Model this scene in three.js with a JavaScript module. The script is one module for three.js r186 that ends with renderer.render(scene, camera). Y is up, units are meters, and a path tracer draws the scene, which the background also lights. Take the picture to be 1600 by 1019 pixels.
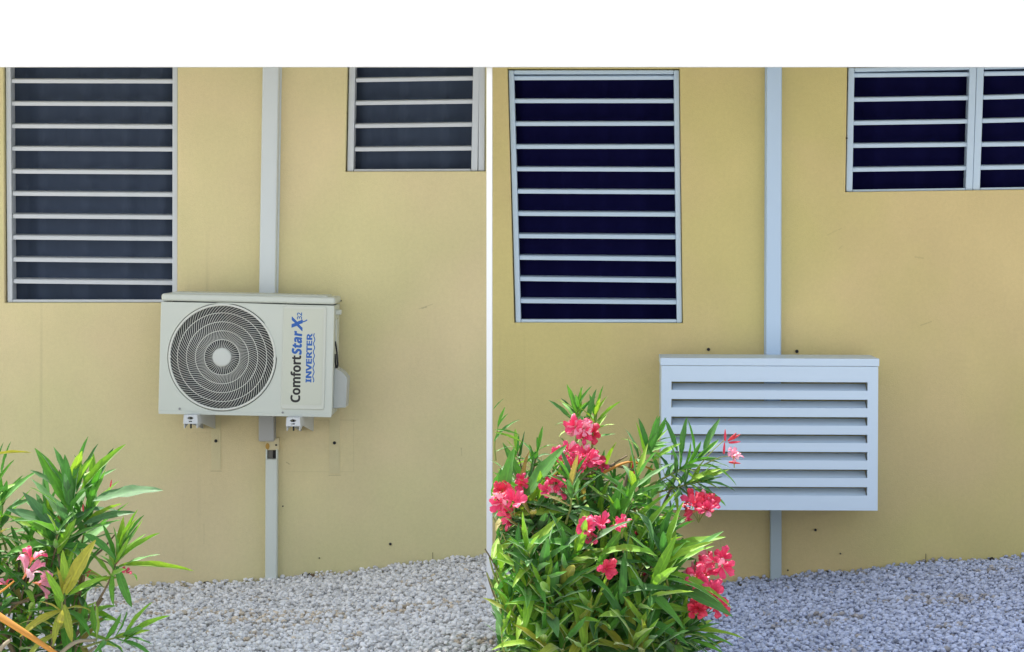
import * as THREE from 'three';
import { RoundedBoxGeometry } from 'three/addons/geometries/RoundedBoxGeometry.js';
import { mergeGeometries, mergeVertices, toCreasedNormals } from 'three/addons/utils/BufferGeometryUtils.js';
import { ImprovedNoise } from 'three/addons/math/ImprovedNoise.js';

// ---------------------------------------------------------------- camera, sky, sun, exposure
const scene = new THREE.Scene();
const W = 1600, H = 1019, F = 3400, D = 10;            // photograph's size, focal length in its pixels, metres to the wall
const CX = 960, CY = 380;                             // where the level line of sight meets the picture
const HC = (912 - CY) / 340, XC = (CX - 800) / 340;   // eye height and place: 340 pixels are a metre on the wall
const camera = new THREE.PerspectiveCamera(2 * Math.atan(H / 2 / F) * 180 / Math.PI, W / H, 0.1, 900);
camera.position.set(XC, HC, D);
camera.lookAt(XC, HC, 0);
camera.setViewOffset(W, H, W / 2 - CX, H / 2 - CY, W, H);
camera.updateProjectionMatrix();
scene.add(camera);

const SKY = 0.74;
const sunDir = new THREE.Vector3(-0.28, 0.90, -0.40).normalize();
{ // bright tropical sky, thin white cloud over pale blue
  const w = 512, h = 256, d = new Float32Array(w * h * 4), N = new ImprovedNoise();
  const cl = (x, y, z) => { let v = 0, a = 0.55, f = 1.6; for (let i = 0; i < 5; i++) { v += a * N.noise(x * f + 3.7, y * f + 1.3, z * f - 2.2); a *= 0.52; f *= 2.05; } return v; };
  for (let j = 0; j < h; j++) for (let i = 0; i < w; i++) {
    const el = ((j + 0.5) / h - 0.5) * Math.PI, az = ((i + 0.5) / w - 0.5) * 2 * Math.PI, y = Math.sin(el), x = Math.cos(el) * Math.cos(az), z = Math.cos(el) * Math.sin(az), k = (j * w + i) * 4;
    const t = Math.pow(1 - Math.max(0, y), 2.2), q = 1 / (Math.max(0, y) + 0.35), c = Math.max(0, Math.min(1, (cl(x * q, y * q, z * q) + 0.16) * 2.6));
    const blue = [0.34 + 0.46 * t, 0.50 + 0.36 * t, 0.80 + 0.12 * t], cloud = [1.02, 1.0, 0.97];
    for (let n = 0; n < 3; n++) d[k + n] = SKY * (y < 0 ? [0.6, 0.58, 0.54][n] : blue[n] * (1 - c) + cloud[n] * c); d[k + 3] = 1;
  }
  const t = new THREE.DataTexture(d, w, h, THREE.RGBAFormat, THREE.FloatType); t.mapping = THREE.EquirectangularReflectionMapping; t.magFilter = THREE.LinearFilter; t.needsUpdate = true;
  scene.background = t; scene.environment = t;
}
const sun = new THREE.DirectionalLight(new THREE.Color(1, 0.95, 0.86), 5.0);
sun.position.copy(sunDir).multiplyScalar(30);
sun.castShadow = true; sun.shadow.mapSize.set(4096, 4096);
Object.assign(sun.shadow.camera, { left: -7, right: 7, top: 7, bottom: -7, near: 1, far: 60 });
scene.add(sun, sun.target);
const renderer = new THREE.WebGLRenderer({ antialias: true });
renderer.toneMapping = THREE.LinearToneMapping;
renderer.toneMappingExposure = 1.95;
renderer.shadowMap.enabled = true;
renderer.setSize(1024, 652);

// ---------------------------------------------------------------- helpers
let seed = 20417;
const rnd = () => { seed = (seed * 1664525 + 1013904223) >>> 0; return seed / 4294967296; };
const rr = (a, b) => a + (b - a) * rnd();
const V = (x, y, z) => new THREE.Vector3(x, y, z);
const wx = px => (px - 800) / 340, wy = py => (912 - py) / 340;     // points of the wall's face
const P = (px, py, z) => V(XC + (px - CX) / F * (D - z), HC - (py - CY) / F * (D - z), z);  // a point z metres in front of the wall
const toPx = p => [CX + (p.x - XC) * F / (D - p.z), CY - (p.y - HC) * F / (D - p.z)];
const lin = (r, g, b) => new THREE.Color().setRGB(r, g, b);
const taken = {};
const numbered = n => { const k = taken[n] = (taken[n] ?? -1) + 1; return k ? `${n}_${String(k).padStart(3, '0')}` : n; };
function mesh(name, g, m, parent) { const o = new THREE.Mesh(g, m); o.name = name; o.castShadow = o.receiveShadow = true; parent.add(o); return o; }
function part(name, parent) { const o = new THREE.Group(); o.name = name; parent.add(o); return o; }
function thing(name, label, category, pos = [0, 0, 0], group) {
  const o = new THREE.Group(); o.name = numbered(name); o.position.set(...pos); scene.add(o);
  o.userData = { label, category }; if (group) o.userData.group = group; return o;
}
function std(c, roughness = 0.6, extra = {}) { return new THREE.MeshPhysicalMaterial({ color: c, roughness, ...extra }); }
function box(x0, x1, y0, y1, z0, z1, r = 0.002) {
  const g = new RoundedBoxGeometry(x1 - x0, y1 - y0, z1 - z0, 2, Math.min(r, (x1 - x0) / 2.1, (y1 - y0) / 2.1, (z1 - z0) / 2.1));
  return g.translate((x0 + x1) / 2, (y0 + y1) / 2, (z0 + z1) / 2);
}
const tubeOf = (pts, r, seg = 12, rad = 7) => new THREE.TubeGeometry(new THREE.CatmullRomCurve3(pts), seg, r, rad, false);
function noise2(x, y, oct = 4, s = 0) {                  // value noise, sum of octaves, about -1..1
  let v = 0, a = 0.5, f = 1; for (let i = 0; i < oct; i++) { v += a * PN.noise(x * f + s, y * f - s, s * 1.7 + i * 3.1); a *= 0.5; f *= 2; } return v * 1.6;
}
function seeded(fn) { const m = Math.random; Math.random = rnd; const r = fn(); Math.random = m; return r; }
const PN = seeded(() => new ImprovedNoise());
function dataTex(w, h, fn, srgb = true) {
  const d = new Uint8Array(w * h * 4);
  for (let j = 0; j < h; j++) for (let i = 0; i < w; i++) {
    const c = fn(i / w, j / h, i, j), k = (j * w + i) * 4;
    d[k] = Math.max(0, Math.min(255, c[0] * 255)); d[k + 1] = Math.max(0, Math.min(255, c[1] * 255)); d[k + 2] = Math.max(0, Math.min(255, c[2] * 255)); d[k + 3] = 255;
  }
  const t = new THREE.DataTexture(d, w, h); t.magFilter = THREE.LinearFilter; t.minFilter = THREE.LinearMipmapLinearFilter; t.generateMipmaps = true;
  t.wrapS = t.wrapT = THREE.MirroredRepeatWrapping; if (srgb) t.colorSpace = THREE.SRGBColorSpace; t.needsUpdate = true; return t;
}

// ---------------------------------------------------------------- ground
const groundLine = [[-3000, 960], [0, 934], [190, 921], [420, 909], [540, 897], [640, 884], [760, 873], [800, 876], [900, 903], [1000, 916], [1140, 913], [1215, 907], [1300, 898], [1400, 887], [1500, 879], [1600, 873], [1900, 850], [4000, 840]];
function groundY(x, z) {
  const px = x * 340 + 800; let i = 1; while (i < groundLine.length - 1 && px > groundLine[i][0]) i++;
  const [a, ya] = groundLine[i - 1], [b, yb] = groundLine[i];
  let t = Math.max(0, Math.min(1, (px - a) / (b - a))); t = t * t * (3 - 2 * t) * 0.4 + t * 0.6;
  const y = wy(ya + (yb - ya) * t), far = Math.max(0, Math.min(1, (z - 2) / 4));
  return y * (1 - far) + 0.018 * noise2(x * 1.7, z * 1.7, 2, 4) * (1 - far) + 0.006 * noise2(x * 7, z * 7, 2, 9);
}
const gravelTex = dataTex(512, 512, (u, v, i, j) => { const n = noise2(u * 46, v * 46, 3, 2) * 0.5 + 0.5, m = noise2(u * 5, v * 5, 3, 7); const b = 0.60 + 0.24 * n + 0.05 * m; return [b, b * 0.99, b * 0.98]; });
gravelTex.repeat.set(0.6, 0.6);
const gravelBump = dataTex(512, 512, (u, v) => { const n = noise2(u * 46, v * 46, 3, 2) * 0.5 + 0.5; return [n, n, n]; }, false);
gravelBump.repeat.set(0.6, 0.6);
{
  const xs = [], zs = [];
  for (let x = -4.5; x <= 4.5001; x += 0.06) xs.push(x);
  for (let z = -0.4; z <= 6.0001; z += 0.08) zs.push(z);
  const xa = [-400, -60, -12, ...xs, 12, 60, 400], za = [-400, -60, -8, ...zs, 12, 60, 400];
  const pos = [], uv = [], idx = [];
  for (const z of za) for (const x of xa) {
    const y = groundY(x, z); pos.push(x, y - 0.020, z); uv.push(x, z);
  }
  const n = xa.length;
  for (let j = 0; j < za.length - 1; j++) for (let i = 0; i < n - 1; i++) { const a = j * n + i; idx.push(a, a + n, a + 1, a + 1, a + n, a + n + 1); }
  const g = new THREE.BufferGeometry();
  g.setAttribute('position', new THREE.Float32BufferAttribute(pos, 3)); g.setAttribute('uv', new THREE.Float32BufferAttribute(uv, 2)); g.setIndex(idx); g.computeVertexNormals();
  const o = mesh('ground', g, std(lin(1, 1, 1), 0.95, { map: gravelTex, bumpMap: gravelBump, bumpScale: 0.012 }), scene);
  o.userData.kind = 'structure';
}
// loose white stones
const SPLIT = wx(764);
{
  const shapes = [];
  for (let k = 0; k < 5; k++) {
    const g = mergeVertices(new THREE.IcosahedronGeometry(1, 2).deleteAttribute('uv').deleteAttribute('normal'));
    const p = g.attributes.position, s = k * 7.3;
    const cuts = Array.from({ length: 5 }, () => [V(rr(-1, 1), rr(-1, 1), rr(-1, 1)).normalize(), rr(0.62, 0.85)]);
    for (let i = 0; i < p.count; i++) {
      const v = V(p.getX(i), p.getY(i), p.getZ(i));
      v.multiplyScalar(1 + 0.22 * PN.noise(v.x * 1.3 + s, v.y * 1.3, v.z * 1.3 - s));
      for (const [n, d] of cuts) { const q = v.dot(n); if (q > d) v.addScaledVector(n, -(q - d) * 0.8); }
      p.setXYZ(i, v.x * 1.18, v.y * 0.8, v.z * 0.95);
    }
    g.computeVertexNormals(); shapes.push(g);
  }
  const lists = shapes.map(() => []);
  const sp = 0.0165;
  for (let layer = 0; layer < 2; layer++)
    for (let z = 0.012; z < 2.8; z += sp) for (let x = -3.2; x < 3.2; x += sp) {
      if (z > 2.0 && rnd() < 0.35) continue;
      if (layer && rnd() < 0.45) continue;
      const jx = x + rr(-0.5, 0.5) * sp * 1.15, jz = Math.max(0.011, z + rr(-0.5, 0.5) * sp * 1.15), r = 0.0054 + 0.0066 * Math.pow(rnd(), 1.5) + (rnd() < 0.03 ? 0.004 : 0);
      const wallHeap = jz < 0.09 ? 0.012 * (1 + noise2(jx * 6, 3, 2, 1)) * (1 - jz / 0.09) : 0;
      lists[Math.floor(rnd() * shapes.length)].push([jx, groundY(jx, jz) - 0.006 + rr(-0.004, 0.004) + layer * rr(0.006, 0.017) + wallHeap, jz, r]);
    }
  const m4 = new THREE.Matrix4(), q = new THREE.Quaternion(), e = new THREE.Euler(), c = new THREE.Color();
  const mat = std(lin(1, 1, 1), 0.9);
  lists.forEach((l, k) => {
    const im = new THREE.InstancedMesh(shapes[k], mat, l.length); im.name = numbered('gravel');
    im.castShadow = im.receiveShadow = true;
    im.userData = { kind: 'stuff', label: 'loose crushed white stones heaped along the foot of the wall', category: 'gravel', group: 'white gravel bed' };
    l.forEach(([x, y, z, r], i) => {
      e.set(rr(-0.7, 0.7), rr(0, 6.28), rr(-0.7, 0.7)); q.setFromEuler(e);
      m4.compose(V(x, y, z), q, V(r, r, r)); im.setMatrixAt(i, m4);
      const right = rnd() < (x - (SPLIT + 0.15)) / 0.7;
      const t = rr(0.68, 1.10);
      if (right) c.setRGB(0.53 * t, 0.57 * t, 0.71 * t); else c.setRGB(0.82 * t, 0.80 * t, 0.775 * t);  // right-hand stones carry a bluish light cast in their colour
      const dirt = noise2(x * 2.3 + 1, z * 4, 3, 5);            // earth-stained stones lie in patches
      if ((dirt > 0.36 && rnd() < 0.35) || rnd() < 0.012) c.multiply(lin(0.82, 0.70, 0.54));
      else if (rnd() < 0.012) c.multiplyScalar(0.45);
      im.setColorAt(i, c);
    });
    scene.add(im);
  });
}

// ---------------------------------------------------------------- house
const house = thing('house', 'yellow rendered house with louvre windows under an added white eave board', 'house');
const EZ = 1.10, EY = HC + (CY - 105) / F * (D - EZ - 0.015);    // foot of the added eave board (distance, height); overhang sized for shade on gravel
const slope = Math.tan(0.44);
const under = z => EY + 0.06 + (EZ - z) * slope;                 // underside of the pitched roof
// render (stucco): patchy paint, fine grain
const scuffs = [];                                              // pencil lines, scratches and scuffs of the wall, in the photograph's pixels
{ const ln = (x0, y0, x1, y1, f, w = 1) => scuffs.push([wx(x0), wy(y0), wx(x1), wy(y1), f, w]);
  ln(470, 657, 560, 657, 0.93); ln(553, 657, 553, 738, 0.93); ln(447, 737.5, 553, 737.5, 0.93); ln(300, 677, 330, 677, 0.94); ln(655, 483, 676, 476, 0.86); ln(660, 482, 667, 480, 0.8, 2); ln(448, 723, 453, 726, 0.7);
  ln(1438, 509, 1455, 503, 0.82); ln(1292, 368, 1315, 357, 0.9); ln(1310, 390, 1316, 384, 0.86); ln(1430, 402, 1442, 404, 0.9, 2); ln(1125, 830, 1126, 856, 0.9); ln(330, 737, 346, 737, 0.75); ln(514, 743, 532, 743, 0.78); ln(319, 820, 319, 850, 0.95); ln(721, 700, 722, 712, 0.85); }
const near = (x, y) => { let f = 1; for (const [a, b, c, d, k, w] of scuffs) { const L = (c - a) ** 2 + (d - b) ** 2, t = Math.max(0, Math.min(1, ((x - a) * (c - a) + (y - b) * (d - b)) / L)); if (Math.hypot(x - a - t * (c - a), y - b - t * (d - b)) < 0.0017 * w) f = Math.min(f, 0.35 + 0.65 * k); } return f; };
function wallTex(base, blush, s, sign) {
  return dataTex(1024, 1024, (u, v, i, j) => {
    const a = noise2(u * 3.2, v * 3.2, 4, s), b = noise2(u * 7 + 5, v * 5, 4, s + 3), g = noise2(u * 170, v * 170, 2, s + 6);
    const k = Math.max(0, Math.min(1, 0.45 + a * 1.5)), m = 1 + 0.035 * b + 0.016 * g + rr(-0.012, 0.012);
    const sc = near(sign * u / 0.36, v / 0.36), c = [0, 1, 2].map(n => (base[n] * (1 - k) + blush[n] * k) * m * sc);
    // specks and faint scuffs
    const sp = noise2(u * 61, v * 61, 2, s + 12);
    if (sp > 0.86) return c.map(x => x * 0.86);
    // faint rain streaks of grime running down
    const st = noise2(u * 60, v * 1.3, 3, s + 20);
    if (st > 0.55) return c.map((x, n) => x * (1 - 0.045 * (st - 0.55) / 0.3));
    return c;
  });
}
const grain = dataTex(512, 512, (u, v) => { const n = 0.5 + 0.5 * noise2(u * 90, v * 90, 3, 3); return [n, n, n]; }, false);
grain.wrapS = grain.wrapT = THREE.RepeatWrapping; grain.repeat.set(2.2, 2.2);
const texL = wallTex([0.826, 0.790, 0.590], [0.852, 0.790, 0.614], 11, -1), texR = wallTex([0.800, 0.746, 0.498], [0.820, 0.740, 0.530], 31, 1);  // one paint; the bays' differing exposure is put into these colours
for (const t of [texL, texR]) t.repeat.set(0.36, 0.36);
const wallMatL = std(lin(1, 1, 1), 0.85, { map: texL, bumpMap: grain, bumpScale: 0.0009 });
const wallMatR = std(lin(1, 1, 1), 0.85, { map: texR, bumpMap: grain, bumpScale: 0.0009 });
const quad = {                                                   // window openings: corners TL, TR, BR, BL in the photograph
  a: [[5, 60], [277.5, 60], [276.5, 473], [7, 473]],
  b: [[543.5, 60], [758.5, 60], [758.5, 267.5], [539.5, 268]],
  c: [[793, 107.5], [1062, 107.5], [1067, 505], [803.5, 504]],
  d: [[1324, 103], [1752, 94], [1748, 294], [1321, 300]],
};
function wallPiece(x0, x1, holes, m, label) {
  const s = new THREE.Shape([[x0, -0.45], [x1, -0.45], [x1, under(0) + 0.03], [x0, under(0) + 0.03]].map(p => new THREE.Vector2(...p)));
  for (const h of holes) s.holes.push(new THREE.Path(quad[h].map(([a, b]) => new THREE.Vector2(wx(a), wy(b)))));
  const o = mesh('wall', new THREE.ExtrudeGeometry(s, { depth: 0.2, bevelEnabled: true, bevelThickness: 0.004, bevelSize: 0.004, bevelOffset: -0.004, bevelSegments: 2 }).translate(0, 0, -0.204), m, house);
  if (label) o.userData.label = label; return o;
}
wallPiece(-4.4, SPLIT, ['a', 'b'], wallMatL, 'pale yellow wall bay behind the bare outdoor unit');
wallPiece(SPLIT, 4.4, ['c', 'd'], wallMatR, 'deeper yellow wall bay behind the louvred cover');
const plain = std(lin(0.52, 0.44, 0.23), 0.9);
for (const s of [-1, 1]) {
  const g = new THREE.Shape([[0.21, -0.45], [5.4, -0.45], [5.4, under(-2.8) - 2.6 * slope + 0.02], [2.8, under(-2.8) + 0.02], [0.21, under(-0.21) + 0.02]].map(p => new THREE.Vector2(...p)));
  mesh('side_wall', new THREE.ExtrudeGeometry(g, { depth: 0.2, bevelEnabled: false }).rotateY(Math.PI / 2).translate(s * 4.3 - 0.1, 0, 0), plain, house);
}
mesh('rear_wall', box(-4.19, 4.19, -0.45, under(-2.8) - 2.5 * slope + 0.02, -5.4, -5.2), plain, house);
mesh('floor', box(-4.19, 4.19, 0.0, 0.1, -5.19, -0.21), std(lin(0.3, 0.28, 0.25), 0.7), house);
{
  const roof = part('roof', house), white = std(lin(0.88, 0.88, 0.87), 0.55);
  const t = 0.1, r = new THREE.Shape([[-EZ, under(EZ)], [2.8, under(-2.8)], [6, under(-2.8) - 3.2 * slope], [6, under(-2.8) - 3.2 * slope + t], [2.8, under(-2.8) + t], [-EZ, under(EZ) + t]].map(p => new THREE.Vector2(...p)));
  mesh('roof_slab', new THREE.ExtrudeGeometry(r, { depth: 9.4, bevelEnabled: false }).rotateY(Math.PI / 2).translate(-4.7, 0, 0), white, roof);
  const f = mesh('added_fascia', box(-4.7, 4.7, EY, EY + 0.50, EZ + 0.002, EZ + 0.030, 0.004), std(lin(0.90, 0.90, 0.90), 0.5), roof);  // added board standing in for a white band; also lengthens the eave shade
  f.userData.label = 'added plain white board along the edge of the eave';
  // added upright under the eave, standing in for a white strip between the bays
  const a = P(760, 500, 1.08), b = P(769, 500, 1.08), added_post = part('added_post', house);
  added_post.userData.label = 'added slim white upright between the two yellow wall bays';
  mesh('shaft', box(a.x, b.x, groundY(a.x, 1.08) - 0.1, under(1.05) + 0.02, 1.055, 1.08, 0.003), white, added_post);
  mesh('base_plate', box(a.x - 0.02, b.x + 0.02, groundY(a.x, 1.08) - 0.02, groundY(a.x, 1.08) - 0.008, 1.035, 1.10, 0.002), white, added_post);
}
// --- louvre windows
const alumL = std(lin(0.57, 0.61, 0.65), 0.42, { metalness: 0.0, clearcoat: 0.2 }), alumR = std(lin(0.50, 0.63, 0.76), 0.42, { metalness: 0.0, clearcoat: 0.2 });  // right frames have the blue cast of the light mixed into their colour
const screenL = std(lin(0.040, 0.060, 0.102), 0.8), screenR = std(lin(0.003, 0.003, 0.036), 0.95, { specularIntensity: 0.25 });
const dark = std(lin(0.012, 0.012, 0.014), 0.7);
function bar(p, q, w, z0, z1, r = 0.002) {                       // straight bar on the wall from p to q (metres), w wide
  const dx = q[0] - p[0], dy = q[1] - p[1], L = Math.hypot(dx, dy);
  return new RoundedBoxGeometry(L, w, z1 - z0, 2, Math.min(r, w / 2.2)).rotateZ(Math.atan2(dy, dx)).translate((p[0] + q[0]) / 2, (p[1] + q[1]) / 2, (z0 + z1) / 2);
}
const slatProfile = (() => { const s = new THREE.Shape(); s.moveTo(0, -0.0105); s.lineTo(0.003, 0.004); s.quadraticCurveTo(0.0, 0.0105, -0.006, 0.0105); s.lineTo(-0.060, 0.016); s.lineTo(-0.060, 0.011); s.lineTo(-0.008, 0.003); s.lineTo(-0.006, -0.0105); s.closePath(); return s; })();
function slat(p, q, z) {
  const L = Math.hypot(q[0] - p[0], q[1] - p[1]);
  return new THREE.ExtrudeGeometry(slatProfile, { depth: L, bevelEnabled: false, curveSegments: 4 }).rotateY(-Math.PI / 2).scale(1, 1, 1).translate(L / 2, 0, 0)
    .applyMatrix4(new THREE.Matrix4().makeRotationY(0)).rotateZ(Math.atan2(q[1] - p[1], q[0] - p[0])).translate((p[0] + q[0]) / 2, (p[1] + q[1]) / 2, z);
}
const M = ([a, b]) => [wx(a), wy(b)];
function louvreWindow(key, m, sm, panels, label, rails) {
  const w = part('window', house); w.userData.label = label;
  const zf = -0.022, zb = -0.095;
  for (const [p, q, px] of rails) mesh('frame', bar(M(p), M(q), px / 340, zb, zf, 0.004), m, w);
  for (const { rows, x } of panels) for (const [yl, yr] of rows) mesh('slat', slat(M([x[0](yl), yl]), M([x[1](yr), yr]), zf - 0.014), m, w);
  // insect screen with soft vertical folds behind the slats, closing the opening
  const [tl, tr, br, bl] = quad[key].map(M), nx = 90, g = new THREE.PlaneGeometry(1, 1, nx, 6), p = g.attributes.position;
  for (let i = 0; i < p.count; i++) {
    const u = p.getX(i) + 0.5, v = p.getY(i) + 0.5;
    const x = (bl[0] + (br[0] - bl[0]) * u) * (1 - v) + (tl[0] + (tr[0] - tl[0]) * u) * v, y = (bl[1] * (1 - u) + br[1] * u) * (1 - v) + (tl[1] * (1 - u) + tr[1] * u) * v;
    p.setXYZ(i, x, y, -0.128 + 0.013 * Math.sin(x * 34 + 1.5 * noise2(x * 3, 1, 2, 8)) + 0.004 * noise2(x * 20, y, 2, 3));
  }
  g.computeVertexNormals(); mesh('curtain', g, sm, w);
  return w;
}
const lerp = (x0, y0, x1, y1) => y => x0 + (x1 - x0) * (y - y0) / (y1 - y0);
const rowsA = [54.5, 90, 125.3, 160.7, 196, 231.3, 267.2, 302, 337.3, 370.7, 405.3, 439.4].map((y, i) => [y, y + 0.2 + i * 0.23]);
louvreWindow('a', alumL, screenL, [{ rows: rowsA, x: [lerp(14.5, 105, 18, 470), () => 268] }], 'tall louvre window above the bare outdoor unit', [
  [[9.8, 60], [13, 473], 8], [[272, 60], [271.5, 473], 8.5], [[17, 470.6], [267.6, 470.6], 4.6]]);
const rowsB = [[88, 84], [124, 121], [160, 157.5], [196, 193.6], [232.5, 231]];
louvreWindow('b', alumL, screenL, [{ rows: rowsB, x: [lerp(555, 105, 552, 265), lerp(739.5, 105, 735.5, 265)] }], 'short louvre window beside the added slim white upright', [
  [[550, 60], [546.2, 267.5], 10], [[744.5, 60], [740.6, 267], 10.2], [[753.5, 60], [751.8, 267], 10.2], [[551.8, 266], [734.9, 265.4], 4]]);
const rowsC = [73, 158, 243, 328, 411, 494, 577, 660, 740, 819, 901].map((a, i) => [90 + a * 0.4222, 90 + [71, 158, 242, 328, 413, 497, 580, 664, 746, 826, 906][i] * 0.4222]);
louvreWindow('c', alumR, screenR, [{ rows: rowsC, x: [lerp(802.5, 116, 814, 500), lerp(1053, 116, 1057.5, 500)] }], 'tall louvre window with near-black navy gaps', [
  [[798.2, 109], [809.4, 505], 8.4], [[1057.2, 109], [1062, 505], 8.4], [[802.6, 112.3], [1052.8, 112], 6.6], [[813.8, 501.8], [1057.6, 502], 5.2]]);
const rowsD = [[69, 65], [169, 162], [265, 258], [358, 353], [456, 450]].map(r => r.map(v => 90 + v * 0.3826)), rowsD2 = [[63, 56], [160, 148], [256, 244], [353, 346], [448, 441]].map(r => r.map(v => 90 + v * 0.3826));
louvreWindow('d', alumR, screenR, [{ rows: rowsD, x: [lerp(1336.5, 112, 1333.5, 297), lerp(1516, 112, 1510.5, 297)] }, { rows: rowsD2, x: [lerp(1540, 112, 1533, 297), () => 1738] }], 'wide short louvre window split by a mullion', [
  [[1331.3, 105], [1327.8, 299.5], 10], [[1522, 101], [1515.6, 297.2], 11], [[1533.6, 101], [1527, 297.2], 11.2], [[1744, 97], [1743, 294], 9],
  [[1336.6, 108.6], [1516.2, 104.8], 6.5], [[1539.6, 104.3], [1739.3, 100.2], 6.5], [[1333.1, 298], [1509.8, 295.4], 3.8], [[1533, 295], [1738.3, 292], 3.8]]);
// --- small marks on the wall: screws, plugged holes, painted-over strips
const hole = new THREE.CylinderGeometry(1, 0.85, 0.006, 10).rotateX(Math.PI / 2);
for (const [px, py, r] of [[1107, 546, 2.6], [1245, 549, 2.8], [1274, 828, 2.2], [1231, 891, 1.4], [610, 850, 2.2], [533, 470, 1.2], [1313, 865, 1.3], [442, 791, 1.2], [499, 872, 1.1], [1323, 216, 1.6]])
  mesh('wall_screw', hole.clone().scale(r / 340, r / 340, 1).translate(wx(px), wy(py), 0.0028), dark, house);
const stripMat = std(lin(0.68, 0.60, 0.345), 0.8, { bumpMap: grain, bumpScale: 0.001 });
for (const [a, b, py, sy] of [[330, 345, 734, 689], [514.5, 531, 740, 692]]) {
  const st = part('painted_strip', house); st.userData.label = 'painted-over strip with a screw below the outdoor unit';
  const mid = wx((a + b) / 2);
  mesh('patch', box(wx(a), wx(b), wy(py), wy(632), -0.001, 0.0024, 0.0008), stripMat, st);
  mesh('screw', hole.clone().scale(2.6 / 340, 2.6 / 340, 1).translate(mid, wy(sy), 0.0036), dark, st);
}

// ---------------------------------------------------------------- pipe covers on the wall
const ductL = std(lin(0.60, 0.65, 0.66), 0.5), ductR = std(lin(0.48, 0.62, 0.78), 0.5), ductLow = std(lin(0.63, 0.67, 0.61), 0.55), ductLowR = std(lin(0.42, 0.50, 0.52), 0.55), greyCap = std(lin(0.43, 0.43, 0.42), 0.6), cream = std(lin(0.66, 0.58, 0.36), 0.7), rust = std(lin(0.46, 0.27, 0.06), 0.9);  // right-hand covers: bluish tint of the light is put into the colour
{
  const t = thing('pipe_cover', 'white pipe cover running down behind the bare outdoor unit into gravel', 'pipe cover', [wx(425), 0, 0]);
  const put = (n, g, m) => mesh(n, g.translate(-wx(425), 0, 0), m, t);
  put('channel', bar(M([427, 40]), M([419.6, 500]), 25.4 / 340, 0.001, 0.062, 0.008), ductL);
  put('backing_strip', bar(M([427.3, 40]), M([420.0, 500]), 28.6 / 340, 0.0008, 0.009, 0.001), ductL);
  put('end_cap', bar(M([419.6, 620]), M([419.6, 688]), 24 / 340, 0.0008, 0.07, 0.006), greyCap);
  put('collar', bar(M([426.6, 684]), M([426.8, 702.5]), 21 / 340, 0.0008, 0.03, 0.002), cream);
  put('rust_patch', new THREE.CircleGeometry(0.012, 9).scale(0.8, 1.3, 1).translate(wx(419.6), wy(696.5), 0.0325), rust);
  put('knockout', hole.clone().scale(0.0045, 0.0045, 1).translate(wx(433), wy(694.5), 0.031), dark);
  put('gap_fill', bar(M([426.5, 702]), M([426.5, 716.5]), 15 / 340, 0.0006, 0.012, 0.001), dark);  // black bar filling the open gap below the collar
  put('cable', bar(M([423.5, 700]), M([423.5, 716.5]), 8 / 340, 0.012, 0.02, 0.003), std(lin(0.16, 0.15, 0.13), 0.6));
  for (const x of [418.0, 434.0]) put('cheek', bar(M([x, 701]), M([x, 718]), 2.2 / 340, 0.0008, 0.036, 0.001), ductLow);
  put('conduit', bar(M([426, 716]), M([425.2, 950]), 18.6 / 340, 0.001, 0.044, 0.007), ductLow);
}
{
  const t = thing('pipe_cover', 'bluish white pipe cover running down behind the louvred box', 'pipe cover', [wx(1208), 0, 0]);
  const put = (n, g, m) => mesh(n, g.translate(-wx(1208), 0, 0), m, t);
  put('channel', bar(M([1208.3, 40]), M([1206.6, 640]), 23.5 / 340, 0.001, 0.062, 0.008), ductR);
  put('backing_strip', bar(M([1208.6, 40]), M([1206.9, 640]), 26.4 / 340, 0.0008, 0.009, 0.001), ductR);
  put('conduit', bar(M([1211.6, 760]), M([1211.4, 950]), 17.6 / 340, 0.001, 0.044, 0.007), ductLowR);
}

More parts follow.
